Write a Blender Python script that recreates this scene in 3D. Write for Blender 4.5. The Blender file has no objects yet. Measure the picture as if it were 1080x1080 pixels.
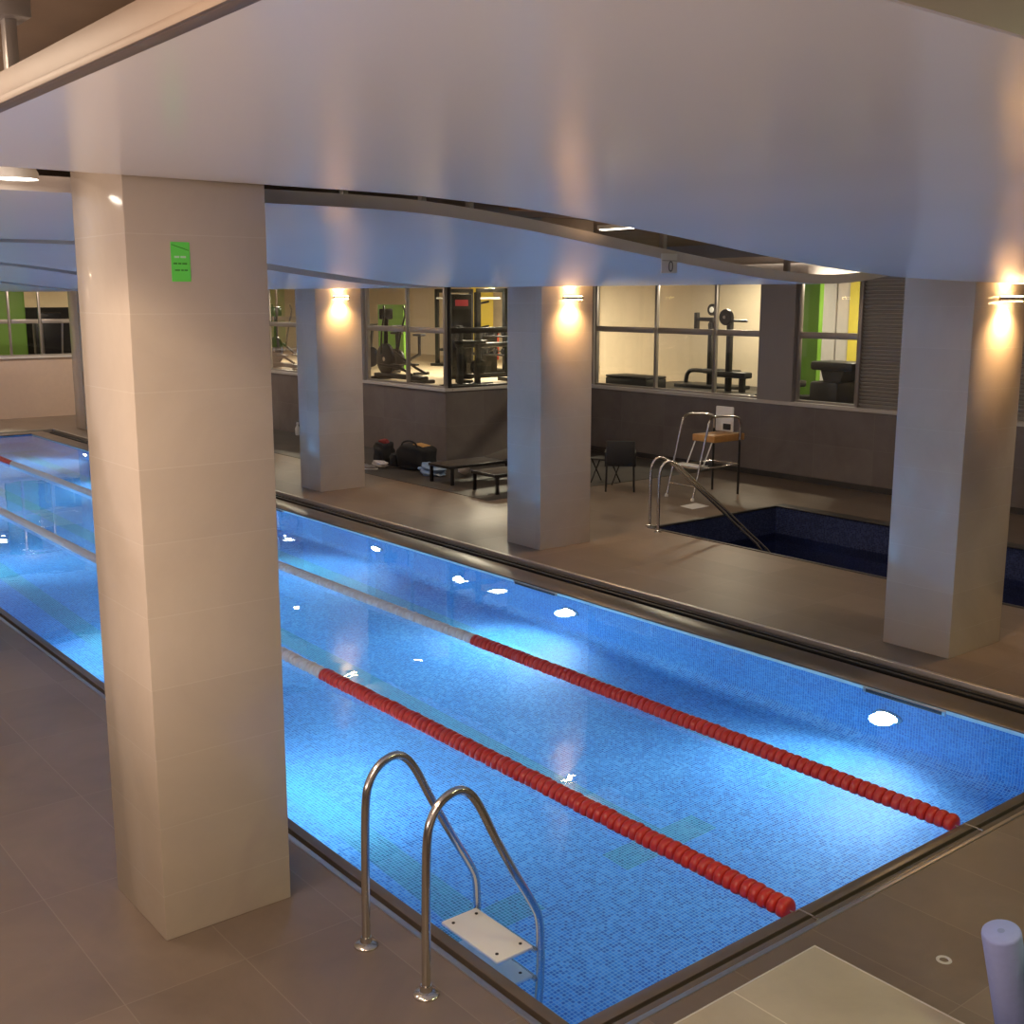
import bpy, bmesh, math, random
from mathutils import Vector, Matrix, Euler
R = random.Random(7)
PI = math.pi
C = bpy.context.scene.collection
sc = bpy.context.scene

# ---------------------------------------------------------------- materials
def new_mat(name):
    m = bpy.data.materials.new(name); m.use_nodes = True
    nt = m.node_tree; b = nt.nodes['Principled BSDF']
    return m, nt, b

def lk(nt, a, b): nt.links.new(a, b)

def plain(name, col, rough=.5, metal=0., spec=.5, var=.06, scale=9., bump=0., trans=0., coat=0.):
    m, nt, b = new_mat(name)
    b.inputs['Roughness'].default_value = rough; b.inputs['Metallic'].default_value = metal
    b.inputs['Specular IOR Level'].default_value = spec
    b.inputs['Transmission Weight'].default_value = trans
    b.inputs['Coat Weight'].default_value = coat
    g = nt.nodes.new('ShaderNodeNewGeometry')
    n = nt.nodes.new('ShaderNodeTexNoise'); n.inputs['Scale'].default_value = scale; n.inputs['Detail'].default_value = 4
    lk(nt, g.outputs['Position'], n.inputs['Vector'])
    mx = nt.nodes.new('ShaderNodeMix'); mx.data_type = 'RGBA'
    mx.inputs[6].default_value = [min(1, c*(1-var)) for c in col]+[1]
    mx.inputs[7].default_value = [min(1, c*(1+var)) for c in col]+[1]
    lk(nt, n.outputs['Fac'], mx.inputs[0]); lk(nt, mx.outputs[2], b.inputs['Base Color'])
    if bump:
        bp = nt.nodes.new('ShaderNodeBump'); bp.inputs['Strength'].default_value = bump; bp.inputs['Distance'].default_value = .01
        lk(nt, n.outputs['Fac'], bp.inputs['Height']); lk(nt, bp.outputs['Normal'], b.inputs['Normal'])
    return m

def emis(name, col, s):
    m, nt, b = new_mat(name)
    b.inputs['Base Color'].default_value = (*col, 1); b.inputs['Roughness'].default_value = .4
    b.inputs['Emission Color'].default_value = (*col, 1); b.inputs['Emission Strength'].default_value = s
    return m

def math_node(nt, op, a, bb=None, c=None):
    n = nt.nodes.new('ShaderNodeMath'); n.operation = op
    for i, v in enumerate((a, bb, c)):
        if v is None: continue
        if isinstance(v, (int, float)): n.inputs[i].default_value = v
        else: lk(nt, v, n.inputs[i])
    return n.outputs[0]

def vmath(nt, op, a, bb=None):
    n = nt.nodes.new('ShaderNodeVectorMath'); n.operation = op
    for i, v in enumerate((a, bb)):
        if v is None: continue
        if isinstance(v, (tuple, list)): n.inputs[i].default_value = v
        else: lk(nt, v, n.inputs[i])
    return n.outputs[0]

def ramp(nt, fac, stops, const=False):
    r = nt.nodes.new('ShaderNodeValToRGB'); cr = r.color_ramp
    if const: cr.interpolation = 'CONSTANT'
    while len(cr.elements) < len(stops): cr.elements.new(.5)
    for e, (p, c) in zip(cr.elements, stops): e.position = p; e.color = (*c, 1)
    lk(nt, fac, r.inputs[0]); return r.outputs[0]

def mixc(nt, fac, a, b):
    mx = nt.nodes.new('ShaderNodeMix'); mx.data_type = 'RGBA'
    for i, v in ((0, fac), (6, a), (7, b)):
        if isinstance(v, (int, float)): mx.inputs[i].default_value = v
        elif isinstance(v, (tuple, list)): mx.inputs[i].default_value = (*v, 1)
        else: lk(nt, v, mx.inputs[i])
    return mx.outputs[2]

def joints(nt, size, gap, pos, nrm, offset=(0, 0, 0)):
    """1 on a joint line of a 3D grid (joints across the surface's own normal left out)."""
    p = vmath(nt, 'ADD', pos, offset)
    d = vmath(nt, 'DIVIDE', p, size)
    f = vmath(nt, 'FRACTION', d)
    fx = nt.nodes.new('ShaderNodeSeparateXYZ'); lk(nt, f, fx.inputs[0])
    ab = vmath(nt, 'ABSOLUTE', nrm); nx = nt.nodes.new('ShaderNodeSeparateXYZ'); lk(nt, ab, nx.inputs[0])
    out = None
    for i in range(3):
        on = math_node(nt, 'LESS_THAN', fx.outputs[i], gap / size[i])
        ok = math_node(nt, 'LESS_THAN', nx.outputs[i], .75)
        v = math_node(nt, 'MULTIPLY', on, ok)
        out = v if out is None else math_node(nt, 'MAXIMUM', out, v)
    return out, d

def mosaic(name, stops, grout, size=.025, stripes=False, rough=.25):
    m, nt, b = new_mat(name)
    g = nt.nodes.new('ShaderNodeNewGeometry')
    pos, nrm = g.outputs['Position'], g.outputs['True Normal']
    j, d = joints(nt, (size, size, size), size*.19, pos, nrm, (.0031, .0047, .0041))
    cell = vmath(nt, 'FLOOR', d)
    wn = nt.nodes.new('ShaderNodeTexWhiteNoise'); wn.noise_dimensions = '3D'; lk(nt, cell, wn.inputs['Vector'])
    n = nt.nodes.new('ShaderNodeTexNoise'); n.inputs['Scale'].default_value = 1.1; n.inputs['Detail'].default_value = 3
    lk(nt, pos, n.inputs['Vector'])
    v = math_node(nt, 'ADD', math_node(nt, 'MULTIPLY', wn.outputs['Value'], .50), math_node(nt, 'MULTIPLY', n.outputs['Fac'], .50))
    col = ramp(nt, v, stops)
    if stripes:
        s = nt.nodes.new('ShaderNodeSeparateXYZ'); lk(nt, pos, s.inputs[0])
        x, y = s.outputs[0], s.outputs[1]
        mask = None
        for yc in (3.93, 5.55, 7.22):
            dy = math_node(nt, 'ABSOLUTE', math_node(nt, 'SUBTRACT', y, yc))
            a = math_node(nt, 'MULTIPLY', math_node(nt, 'LESS_THAN', dy, .125),
                          math_node(nt, 'MULTIPLY', math_node(nt, 'LESS_THAN', x, -5.25), math_node(nt, 'GREATER_THAN', x, -26.6)))
            dx = math_node(nt, 'MINIMUM', math_node(nt, 'ABSOLUTE', math_node(nt, 'ADD', x, 5.25)), math_node(nt, 'ABSOLUTE', math_node(nt, 'ADD', x, 26.6)))
            t = math_node(nt, 'MULTIPLY', math_node(nt, 'LESS_THAN', dx, .125), math_node(nt, 'LESS_THAN', dy, .45))
            a = math_node(nt, 'MAXIMUM', a, t)
            mask = a if mask is None else math_node(nt, 'MAXIMUM', mask, a)
        z = math_node(nt, 'LESS_THAN', s.outputs[2], -1.15)
        mask = math_node(nt, 'MULTIPLY', mask, z)
        gcol = ramp(nt, v, [(0.1, (.008, .11, .15)), (.5, (.018, .22, .23)), (.9, (.05, .36, .34))])
        col = mixc(nt, math_node(nt, 'MULTIPLY', mask, .7), col, gcol)
    col = mixc(nt, j, col, grout)
    lk(nt, col, b.inputs['Base Color']); b.inputs['Roughness'].default_value = rough
    return m

def tiles(name, c1, c2, size, gap, jcol, rough=.3, offset=(0, 0, 0), spec=.5, scale=2.5, jf=1., cellvar=.12, rvar=.1, coat=0.):
    m, nt, b = new_mat(name)
    g = nt.nodes.new('ShaderNodeNewGeometry'); pos, nrm = g.outputs['Position'], g.outputs['True Normal']
    j, d = joints(nt, size, gap, pos, nrm, offset)
    cell = vmath(nt, 'FLOOR', d)
    wn = nt.nodes.new('ShaderNodeTexWhiteNoise'); lk(nt, cell, wn.inputs['Vector'])
    n = nt.nodes.new('ShaderNodeTexNoise'); n.inputs['Scale'].default_value = scale; n.inputs['Detail'].default_value = 7; n.inputs['Roughness'].default_value = .65
    n.inputs['Distortion'].default_value = .6
    lk(nt, pos, n.inputs['Vector'])
    f = math_node(nt, 'ADD', math_node(nt, 'MULTIPLY', math_node(nt, 'SUBTRACT', wn.outputs['Value'], .5), cellvar*4), n.outputs['Fac'])
    f = nt_clamp(nt, math_node(nt, 'MULTIPLY_ADD', math_node(nt, 'SUBTRACT', f, .5), 1.8, .5))
    col = mixc(nt, f, c1, c2)
    col = mixc(nt, math_node(nt, 'MULTIPLY', j, jf), col, jcol)
    lk(nt, col, b.inputs['Base Color'])
    r = math_node(nt, 'ADD', rough - rvar/2, math_node(nt, 'MULTIPLY', n.outputs['Fac'], rvar))
    lk(nt, r, b.inputs['Roughness'])
    b.inputs['Specular IOR Level'].default_value = spec
    b.inputs['Coat Weight'].default_value = coat; b.inputs['Coat Roughness'].default_value = .06
    return m

def nt_clamp(nt, v):
    n = nt.nodes.new('ShaderNodeClamp'); lk(nt, v, n.inputs[0]); return n.outputs[0]

def glass_pane(name, tint=(.95, .97, .96), refl=.09):
    m = bpy.data.materials.new(name); m.use_nodes = True; nt = m.node_tree; nt.nodes.clear()
    o = nt.nodes.new('ShaderNodeOutputMaterial'); mx = nt.nodes.new('ShaderNodeMixShader')
    t = nt.nodes.new('ShaderNodeBsdfTransparent'); t.inputs[0].default_value = (*tint, 1)
    gl = nt.nodes.new('ShaderNodeBsdfGlossy'); gl.inputs['Roughness'].default_value = .01; gl.inputs[0].default_value = (1, 1, 1, 1)
    lw = nt.nodes.new('ShaderNodeLayerWeight'); lw.inputs[0].default_value = .35
    f = math_node(nt, 'MULTIPLY_ADD', lw.outputs['Fresnel'], .28, refl*.4)
    lk(nt, f, mx.inputs[0]); lk(nt, t.outputs[0], mx.inputs[1]); lk(nt, gl.outputs[0], mx.inputs[2]); lk(nt, mx.outputs[0], o.inputs[0])
    return m

def water_mat(name, tint=(.9, .97, 1.), wave=.05, scale=2.2):
    m = bpy.data.materials.new(name); m.use_nodes = True; nt = m.node_tree; nt.nodes.clear()
    o = nt.nodes.new('ShaderNodeOutputMaterial')
    g = nt.nodes.new('ShaderNodeBsdfGlass'); g.inputs['IOR'].default_value = 1.333; g.inputs['Roughness'].default_value = 0.0
    g.inputs[0].default_value = (*tint, 1)
    geo = nt.nodes.new('ShaderNodeNewGeometry')
    n = nt.nodes.new('ShaderNodeTexNoise'); n.inputs['Scale'].default_value = scale; n.inputs['Detail'].default_value = 2
    lk(nt, geo.outputs['Position'], n.inputs['Vector'])
    bp = nt.nodes.new('ShaderNodeBump'); bp.inputs['Strength'].default_value = wave; bp.inputs['Distance'].default_value = .05
    lk(nt, n.outputs['Fac'], bp.inputs['Height']); lk(nt, bp.outputs['Normal'], g.inputs['Normal'])
    lk(nt, g.outputs[0], o.inputs[0])
    return m

M = {}
M['deck'] = tiles('deck_tile', (.122, .090, .070), (.20, .152, .117), (1.2, .6, .6), .006, (.22, .18, .145), rough=.42, offset=(.05, .2, .1), scale=1.3, jf=.75, cellvar=.07)
M['deck_dark'] = tiles('deck_dark_tile', (.034, .031, .030), (.065, .058, .054), (.6, .6, .6), .006, (.05, .05, .05), rough=.45, scale=2)  # also carries the shade painted on the floor by the gym wall
M['bench_tile'] = tiles('bench_tile', (.33, .28, .21), (.46, .4, .31), (1.2, .6, .6), .007, (.62, .56, .47), rough=.35, offset=(1.8, .82, .2), scale=2, cellvar=.05)
M['col'] = tiles('column_tile', (.50, .425, .345), (.60, .52, .43), (1.2, 1.2, .36), .004, (.72, .68, .6), rough=.16, offset=(.37, .55, .12), scale=1.2, jf=.28, cellvar=.05, coat=.3)
M['col_far'] = M['col']
M['gwall'] = tiles('gym_wall_tile', (.15, .13, .125), (.21, .185, .175), (1.2, 1.2, .69), .004, (.24, .22, .2), rough=.22, offset=(.3, .4, .0), scale=1.5, cellvar=.05)
M['mosaic'] = mosaic('pool_mosaic', [(.10, (.006, .06, .34)), (.38, (.02, .18, .58)), (.62, (.045, .29, .72)), (.9, (.17, .50, .86))], (.27, .53, .78), stripes=True, rough=.55)
M['pale_mosaic'] = mosaic('pale_band_mosaic', [(.1, (.42, .72, .78)), (.9, (.62, .86, .88))], (.6, .75, .78))
M['navy'] = mosaic('navy_mosaic', [(.1, (.008, .012, .05)), (.5, (.018, .03, .10)), (.9, (.05, .07, .18))], (.05, .06, .11))
M['water'] = water_mat('pool_water', wave=.035)
M['water_dark'] = water_mat('plunge_water', (.55, .6, .75), wave=.05)
M['coping'] = plain('brown_coping_stone', (.115, .09, .072), .3, var=.2, scale=5)
M['steel'] = plain('brushed_steel', (.62, .6, .57), .2, metal=1, var=.05, scale=40)
M['steel_dull'] = plain('dull_steel_trim', (.5, .48, .45), .38, metal=1, var=.08, scale=30)
M['slot'] = plain('gutter_black', (.008, .008, .009), .6)
M['panel'] = plain('gloss_ceiling_film', (.90, .885, .90), .2, var=.01, scale=.7, spec=.6)
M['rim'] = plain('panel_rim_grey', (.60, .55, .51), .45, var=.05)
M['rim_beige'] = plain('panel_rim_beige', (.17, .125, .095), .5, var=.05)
M['slab'] = plain('raw_concrete_slab', (.24, .165, .105), .85, var=.35, scale=1.6, bump=.4)
M['dark'] = plain('black_metal', (.012, .012, .013), .38, var=.1)
M['black_plastic'] = plain('black_plastic', (.016, .016, .018), .45, var=.1)
M['black_fabric'] = plain('black_fabric', (.016, .015, .017), .85, var=.3, scale=60, bump=.3)
M['brown_fabric'] = plain('dark_brown_sling', (.035, .026, .022), .8, var=.2, scale=80)
M['cream'] = plain('cream_paint', (.72, .62, .46), .7, var=.04)
M['yellow'] = plain('yellow_paint', (.75, .62, .08), .6, var=.05)
M['green'] = plain('green_paint', (.16, .36, .035), .6, var=.1, scale=3)
M['gym_floor'] = plain('gym_floor_beige', (.55, .45, .31), .5, var=.08, scale=6)
M['white'] = plain('white_plastic', (.75, .75, .73), .4, var=.03)
M['sill'] = plain('pale_sill', (.55, .52, .50), .4, var=.04)
M['alu'] = plain('grey_aluminium', (.36, .33, .31), .35, metal=.6, var=.06)
M['louvre'] = plain('louvre_grey', (.50, .48, .45), .4, var=.04)
M['bronze'] = plain('dark_bronze_frame', (.05, .045, .042), .4, metal=.5, var=.06)
M['pier'] = plain('pier_paint', (.27, .25, .25), .3, var=.05, scale=3)
M['glass'] = glass_pane('window_glass')
M['red'] = plain('red_float_plastic', (.52, .028, .018), .32, var=.12, scale=30, coat=.2)
M['whitefloat'] = plain('white_float_plastic', (.62, .60, .58), .35, var=.1, scale=30)
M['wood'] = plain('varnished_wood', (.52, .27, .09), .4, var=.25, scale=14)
M['cable'] = plain('steel_cable', (.55, .5, .4), .4, metal=.8)
M['noodle_blue'] = plain('pale_blue_foam', (.27, .32, .66), .75, var=.06, scale=40, bump=.2)
M['noodle_green'] = plain('green_foam', (.03, .45, .17), .75, var=.06, scale=40, bump=.2)
M['sticker'] = plain('green_sign_sheet', (.16, .86, .12), .5, var=.02)
M['ink_green'] = plain('dark_green_ink', (.05, .30, .04), .6)
M['ink_pale'] = plain('pale_green_ink', (.55, .85, .6), .6)
M['ink_grey'] = plain('grey_ink', (.2, .2, .21), .6)
M['sconce_lens'] = emis('sconce_lens', (1., .66, .30), 40)
M['lamp_lens'] = emis('underwater_lens', (.86, .97, 1.), 55)
M['gym_lens'] = emis('gym_light_lens', (1., .9, .72), 14)
M['down_lens'] = emis('downlight_lens', (1., .9, .75), 12)
M['sun_lens'] = emis('spot_lens', (1., .93, .8), 60)
M['red_panel'] = plain('red_paint', (.5, .05, .02), .5)
M['fridge_lit'] = emis('drinks_header', (.5, .06, .06), .25)
M['screen'] = plain('dark_screen', (.02, .02, .022), .2)
M['lens_grey'] = plain('black_rubber', (.012, .012, .012), .7)
M['bluebag'] = plain('blue_plastic_bag', (.22, .34, .55), .35, var=.2, scale=20, bump=.6)
M['towel'] = plain('white_towel', (.55, .5, .46), .9, var=.25, scale=25, bump=.6)
M['tan'] = plain('tan_leather_patch', (.55, .3, .1), .6, var=.2)
M['redcloth'] = plain('dark_red_cloth', (.22, .03, .03), .9, var=.3, scale=20)
M['lounge'] = plain('lounge_plaster', (.55, .42, .34), .7, var=.06)

# ---------------------------------------------------------------- mesh builder
class MB:
    def __init__(s): s.bm = bmesh.new()
    def box(s, x0, x1, y0, y1, z0, z1, bevel=0., mat=None, seg=2):
        t = bmesh.new(); bmesh.ops.create_cube(t, size=1)
        for v in t.verts:
            v.co = Vector(((x0+x1)/2+v.co.x*(x1-x0), (y0+y1)/2+v.co.y*(y1-y0), (z0+z1)/2+v.co.z*(z1-z0)))
        if bevel: bmesh.ops.bevel(t, geom=list(t.edges), offset=bevel, segments=seg, affect='EDGES', profile=.5)
        if mat is not None: bmesh.ops.transform(t, matrix=mat, verts=list(t.verts))
        s.add(t); return s
    def add(s, t):
        me = bpy.data.meshes.new('tmp'); t.to_mesh(me); t.free(); s.bm.from_mesh(me); bpy.data.meshes.remove(me)
    def tube(s, pts, r, n=12, cap=True):
        pts = [Vector(p) for p in pts]; rings = []
        up = Vector((0, 0, 1)); prev = None
        for i, p in enumerate(pts):
            d = (pts[min(i+1, len(pts)-1)] - pts[max(i-1, 0)]).normalized()
            if prev is None:
                a = d.cross(up if abs(d.z) < .9 else Vector((1, 0, 0))).normalized()
            else:
                a = (prev - d*prev.dot(d)).normalized()
            prev = a; b = d.cross(a)
            rr = r[i] if isinstance(r, (list, tuple)) else r
            rings.append([s.bm.verts.new(p + (a*math.cos(2*PI*k/n) + b*math.sin(2*PI*k/n))*rr) for k in range(n)])
        for q, w in zip(rings, rings[1:]):
            for k in range(n): s.bm.faces.new((q[k], q[(k+1) % n], w[(k+1) % n], w[k]))
        if cap: s.bm.faces.new(rings[0][::-1]); s.bm.faces.new(rings[-1])
        return s
    def lathe(s, prof, c=(0, 0, 0), axis='z', n=20, cap=True):
        rings = []
        for r, h in prof:
            ring = []
            for k in range(n):
                a = 2*PI*k/n; u, v = r*math.cos(a), r*math.sin(a)
                p = {'z': (u, v, h), 'x': (h, u, v), 'y': (v, h, u)}[axis]
                ring.append(s.bm.verts.new(Vector(p)+Vector(c)))
            rings.append(ring)
        for q, w in zip(rings, rings[1:]):
            for k in range(n): s.bm.faces.new((q[k], q[(k+1) % n], w[(k+1) % n], w[k]))
        if cap: s.bm.faces.new(rings[0][::-1]); s.bm.faces.new(rings[-1])
        return s
    def quad(s, *p):
        s.bm.faces.new([s.bm.verts.new(Vector(q)) for q in p]); return s
    def prism(s, pts, axis, a, b):
        """closed polygon pts (2D) pushed along axis from a to b"""
        def mk(p, h): return {'z': (p[0], p[1], h), 'y': (p[0], h, p[1]), 'x': (h, p[0], p[1])}[axis]
        A = [s.bm.verts.new(mk(p, a)) for p in pts]; B = [s.bm.verts.new(mk(p, b)) for p in pts]
        n = len(pts)
        s.bm.faces.new(A); s.bm.faces.new(B[::-1])
        for k in range(n): s.bm.faces.new((A[k], B[k], B[(k+1) % n], A[(k+1) % n]))
        return s
    def blob(s, c, rx, ry, rz, seed=0, amp=.12, sub=3, sq=1.):
        rr = random.Random(seed); ph = [rr.uniform(0, 6.28) for _ in range(6)]
        t = bmesh.new(); bmesh.ops.create_icosphere(t, subdivisions=sub, radius=1)
        for v in t.verts:
            n = v.co.copy()
            k = 1+amp*(math.sin(5*n.x+ph[0])*math.sin(4*n.y+ph[1])+.7*math.sin(9*n.z+ph[2]+3*n.x)+.4*math.sin(13*n.y+ph[3]))
            if sq != 1.: n = Vector([math.copysign(abs(q)**sq, q) for q in n])*(.86 if sq < .7 else .92)
            v.co = Vector((c[0]+n.x*rx*k, c[1]+n.y*ry*k, c[2]+max(n.z*k, -.92)*rz))
        s.add(t); return s
    def build(s, name, mat, parent=None, smooth=True, angle=35, recalc=True):
        me = bpy.data.meshes.new(name)
        if recalc: bmesh.ops.recalc_face_normals(s.bm, faces=list(s.bm.faces))
        s.bm.to_mesh(me); s.bm.free()
        me.materials.append(mat)
        if smooth:
            for p in me.polygons: p.use_smooth = True
            me.set_sharp_from_angle(angle=math.radians(angle))
        o = bpy.data.objects.new(name, me); C.objects.link(o)
        if parent is not None: o.parent = parent
        return o

def text_mb(body, size, mat, name, parent, loc, rot):
    cu = bpy.data.curves.new('tmp', 'FONT'); cu.body = body; cu.size = size; cu.align_x = 'CENTER'; cu.align_y = 'CENTER'; cu.extrude = .0006
    ob = bpy.data.objects.new('tmp', cu); C.objects.link(ob)
    dg = bpy.context.evaluated_depsgraph_get(); me = bpy.data.meshes.new_from_object(ob.evaluated_get(dg))
    bpy.data.objects.remove(ob); bpy.data.curves.remove(cu)
    me.name = name; me.materials.clear(); me.materials.append(mat)
    o = bpy.data.objects.new(name, me); C.objects.link(o); o.parent = parent; o.location = loc; o.rotation_euler = rot
    return o

def tag(o, label=None, cat=None, group=None, kind=None):
    if label: o['label'] = label
    if cat: o['category'] = cat
    if group: o['group'] = group
    if kind: o['kind'] = kind
    return o

def thing(name, label, cat, loc=(0, 0, 0), rz=0., group=None, kind=None):
    o = bpy.data.objects.new(name, None); o.empty_display_size = .1; C.objects.link(o)
    o.location = loc; o.rotation_euler = (0, 0, rz)
    return tag(o, label, cat, group, kind)

def copy_tree(o, parent=None):
    c = o.copy(); C.objects.link(c); c.parent = parent
    for ch in list(o.children): copy_tree(ch, c)
    return c

def dup(o, loc, rz=None, label=None, group=None):
    c = copy_tree(o); c.location = loc
    if rz is not None: c.rotation_euler = (0, 0, rz)
    return tag(c, label, None, group)

def struct(name, mb, mat, smooth=False, parent=None):
    o = mb.build(name, mat, parent, smooth)
    if parent is None: o['kind'] = 'structure'
    return o

def light(name, typ, loc, energy, col, rot=(0, 0, 0), **kw):
    d = bpy.data.lights.new(name, typ); d.energy = energy; d.color = col
    for k, v in kw.items(): setattr(d, k, v)
    o = bpy.data.objects.new(name, d); C.objects.link(o); o.location = loc; o.rotation_euler = rot
    return o

# ---------------------------------------------------------------- dimensions
XA, XB, YA, YB = -3.45, -28.40, 3.11, 8.10        # the pool, 25 m by 5 m
PX0, PX1, PY0, PY1 = -11.2, -4.2, 11.50, 14.23   # the sunken plunge pool
WALL1, WALL2, XC, XEND = 13.08, 16.57, -18.43, -32.26
ZC = 4.16
SLOT_N, SLOT_F = 3.03, 8.60

# ---------------------------------------------------------------- floor
def floor_mb(holes, x0, x1, y0, y1, z=0., t=.12):
    xs = sorted({x0, x1, *[h[0] for h in holes], *[h[1] for h in holes]}); ys = sorted({y0, y1, *[h[2] for h in holes], *[h[3] for h in holes]})
    mb = MB()
    V = {}
    def v(x, y):
        if (x, y) not in V: V[(x, y)] = mb.bm.verts.new((x, y, z))
        return V[(x, y)]
    for a, b in zip(xs, xs[1:]):
        for c, d in zip(ys, ys[1:]):
            if any(h[0] <= a and b <= h[1] and h[2] <= c and d <= h[3] for h in holes): continue
            mb.bm.faces.new((v(a, c), v(b, c), v(b, d), v(a, d)))
    return mb
GX0, GX1, GY0, GY1 = XB-.75, XA+.17, YA-.14, 8.84   # outer line of the gutter round the pool
fl = floor_mb([(GX0, GX1, GY0, GY1), (PX0, PX1, PY0, PY1)], XEND, 3., .0, 17.)
struct('floor', fl, M['deck'])
# shade along the gym wall, painted as a darker strip of floor
struct('floor_shade_strip', MB().box(XEND+.02, XC+.1, 11.02, WALL1-.02, .0, .006).box(XC+.1, -14.4, 11.02, WALL2-.1, .0, .006), M['deck_dark'])

# ---------------------------------------------------------------- the swimming pool
pool = thing('swimming_pool', 'long blue mosaic swimming pool with three lanes and underwater lights', 'swimming pool', (0, 0, 0), kind='structure')
def basin(x0, x1, y0, y1, depth, rad, top=0., nseg=8):
    mb = MB(); loops = []
    def loop(i, z): return [mb.bm.verts.new(p) for p in ((x0+i, y0+i, z), (x1-i, y0+i, z), (x1-i, y1-i, z), (x0+i, y1-i, z))]
    loops.append(loop(0, top)); loops.append(loop(0, -depth+rad))
    for k in range(1, nseg+1):
        a = PI/2*k/nseg; loops.append(loop(rad*(1-math.cos(a)), -depth+rad*(1-math.sin(a))))
    for q, w in zip(loops, loops[1:]):
        for k in range(4): mb.bm.faces.new((q[k], w[k], w[(k+1) % 4], q[(k+1) % 4]))
    mb.bm.faces.new(loops[-1])
    return mb
ba = basin(XB, XA, YA, YB, 1.25, .22, top=-.0135); o = ba.build('basin', M['mosaic'], pool, recalc=False)
ZW = -.026
MB().quad((XB, YA, ZW), (XA, YA, ZW), (XA, YB, ZW), (XB, YB, ZW)).build('water', M['water'], pool, smooth=False, recalc=False)
# coping stones: a frame, sloping a little to the gutter
def frame_mb(x0, x1, y0, y1, ix0, ix1, iy0, iy1, z0, z1, bevel=.008):
    mb = MB()
    mb.box(x0, x1, y0, iy0, z0, z1, bevel); mb.box(x0, x1, iy1, y1, z0, z1, bevel)
    mb.box(x0, ix0, iy0-.0, iy1, z0, z1, bevel); mb.box(ix1, x1, iy0, iy1, z0, z1, bevel)
    return mb
frame_mb(XB-.42, XA+.07, YA-.065, SLOT_F-.14, XB, XA, YA+.0, YB-.0, -.013, -.0, .004).build('coping', M['coping'], pool)
frame_mb(XB-.415, XA+.065, YA-.06, SLOT_F-.145, XB-.01, XA+.01, YA-.01, YB+.01, -.30, -.0135, .0).build('coping_bed', M['coping'], pool)
frame_mb(GX0+.04, GX1-.035, GY0+.035, GY1-.04, XB-.40, XA+.06, YA-.055, SLOT_F-.15, -.30, -.085, .0).build('gutter', M['slot'], pool, smooth=False)
frame_mb(GX0, GX1, GY0, GY1, GX0+.045, GX1-.03, GY0+.03, GY1-.05, -.30, .006, .004).build('edge_trim', M['steel_dull'], pool)
# steel cover of the gutter on the long near side and at the shallow end
mb = MB()
mb.box(XB-.3, XA+.12, GY0+.034, YA-.10, -.05, .001, .003)
mb.build('gutter_cover', M['steel_dull'], pool)
mb = MB(); mb.box(XA+.095, GX1-.033, YA-.05, YB+.3, -.05, -.004, .003); mb.build('gutter_cover', M['coping'], pool)
mb = MB()
for k in range(2): mb.box(XB-.34, XA+.05, 8.615+k*.09, 8.66+k*.09, -.06, -.028, .004)
mb.build('gutter_cover', M['slot'], pool)

MB().box(XB+.01, XA-.01, YB-.0015, YB-.0002, -.075, -.0136).build('waterline_band', M['pale_mosaic'], pool, smooth=False)  # paler band along the top of the far pool wall
# skimmer mouths on the far side
for i, (x, lab) in enumerate(((-5.0, 'grey skimmer slot under the coping opposite the ladder'), (-9.7, 'dark skimmer slot in the pool wall before the middle column'), (-16.1, 'dark skimmer slot in the pool wall before the column with the bags'))):
    t = thing('skimmer', lab, 'skimmer', (x, YB-.002, -.035), group='skimmer slots in the far pool wall')
    MB().box(-.38, .38, -.012, .0, -.09, .018, .004).build('frame', M['steel_dull'], t)
    MB().box(-.35, .35, -.016, -.011, -.075, .006).build('mouth', M['slot'], t, smooth=False)

# underwater lights
def pool_light(x, far, label):
    y = YB if far else YA; s = -1 if far else 1
    t = thing('underwater_light', label, 'pool light', (x, y, -.55), 0 if far else PI, group='underwater lights in the pool wall')
    MB().lathe([(.135, 0), (.135, -.02), (.12, -.032), (.105, -.032)], axis='y', n=28, cap=False).build('ring', M['steel'], t)
    MB().lathe([(.107, -.012), (.10, -.034), (.06, -.045), (.001, -.05)], axis='y', n=28, cap=False).build('lens', M['lamp_lens'], t)
    l = light('pool_spot', 'SPOT', (x, y+s*.10, -.55), 125, (.64, .90, 1.), spot_size=math.radians(160), spot_blend=.9, shadow_soft_size=.10)
    l.rotation_euler = Vector((0, s, -.3)).to_track_quat('-Z', 'Y').to_euler()
    l = light('pool_beam', 'SPOT', (x, y+s*.10, -.55), 150, (.72, .94, 1.), spot_size=math.radians(104), spot_blend=1., shadow_soft_size=.10)
    l.rotation_euler = Vector((0, s, -.62)).to_track_quat('-Z', 'Y').to_euler()
FAR_X = [-5.13, -9.1, -13.04, -16.95, -20.8, -24.6]
NAMES = ['round underwater light in the far pool wall opposite the ladder', 'round underwater light in the far pool wall before the middle column',
         'round underwater light in the far pool wall before the sun loungers', 'round underwater light in the far pool wall behind the tall front column',
         'round underwater light in the far pool wall hidden by the front column', 'small round underwater light glowing near the far end of the pool']
for x, n in zip(FAR_X, NAMES): pool_light(x, True, n)
for k, x in enumerate((-7.3, -11.3, -15.7, -19.7, -23.7)):
    pool_light(x, False, 'underwater light in the near pool wall below the deck edge, %s the ladder' % ('closest to', 'second from', 'third from', 'fourth from', 'fifth from')[k])

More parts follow.
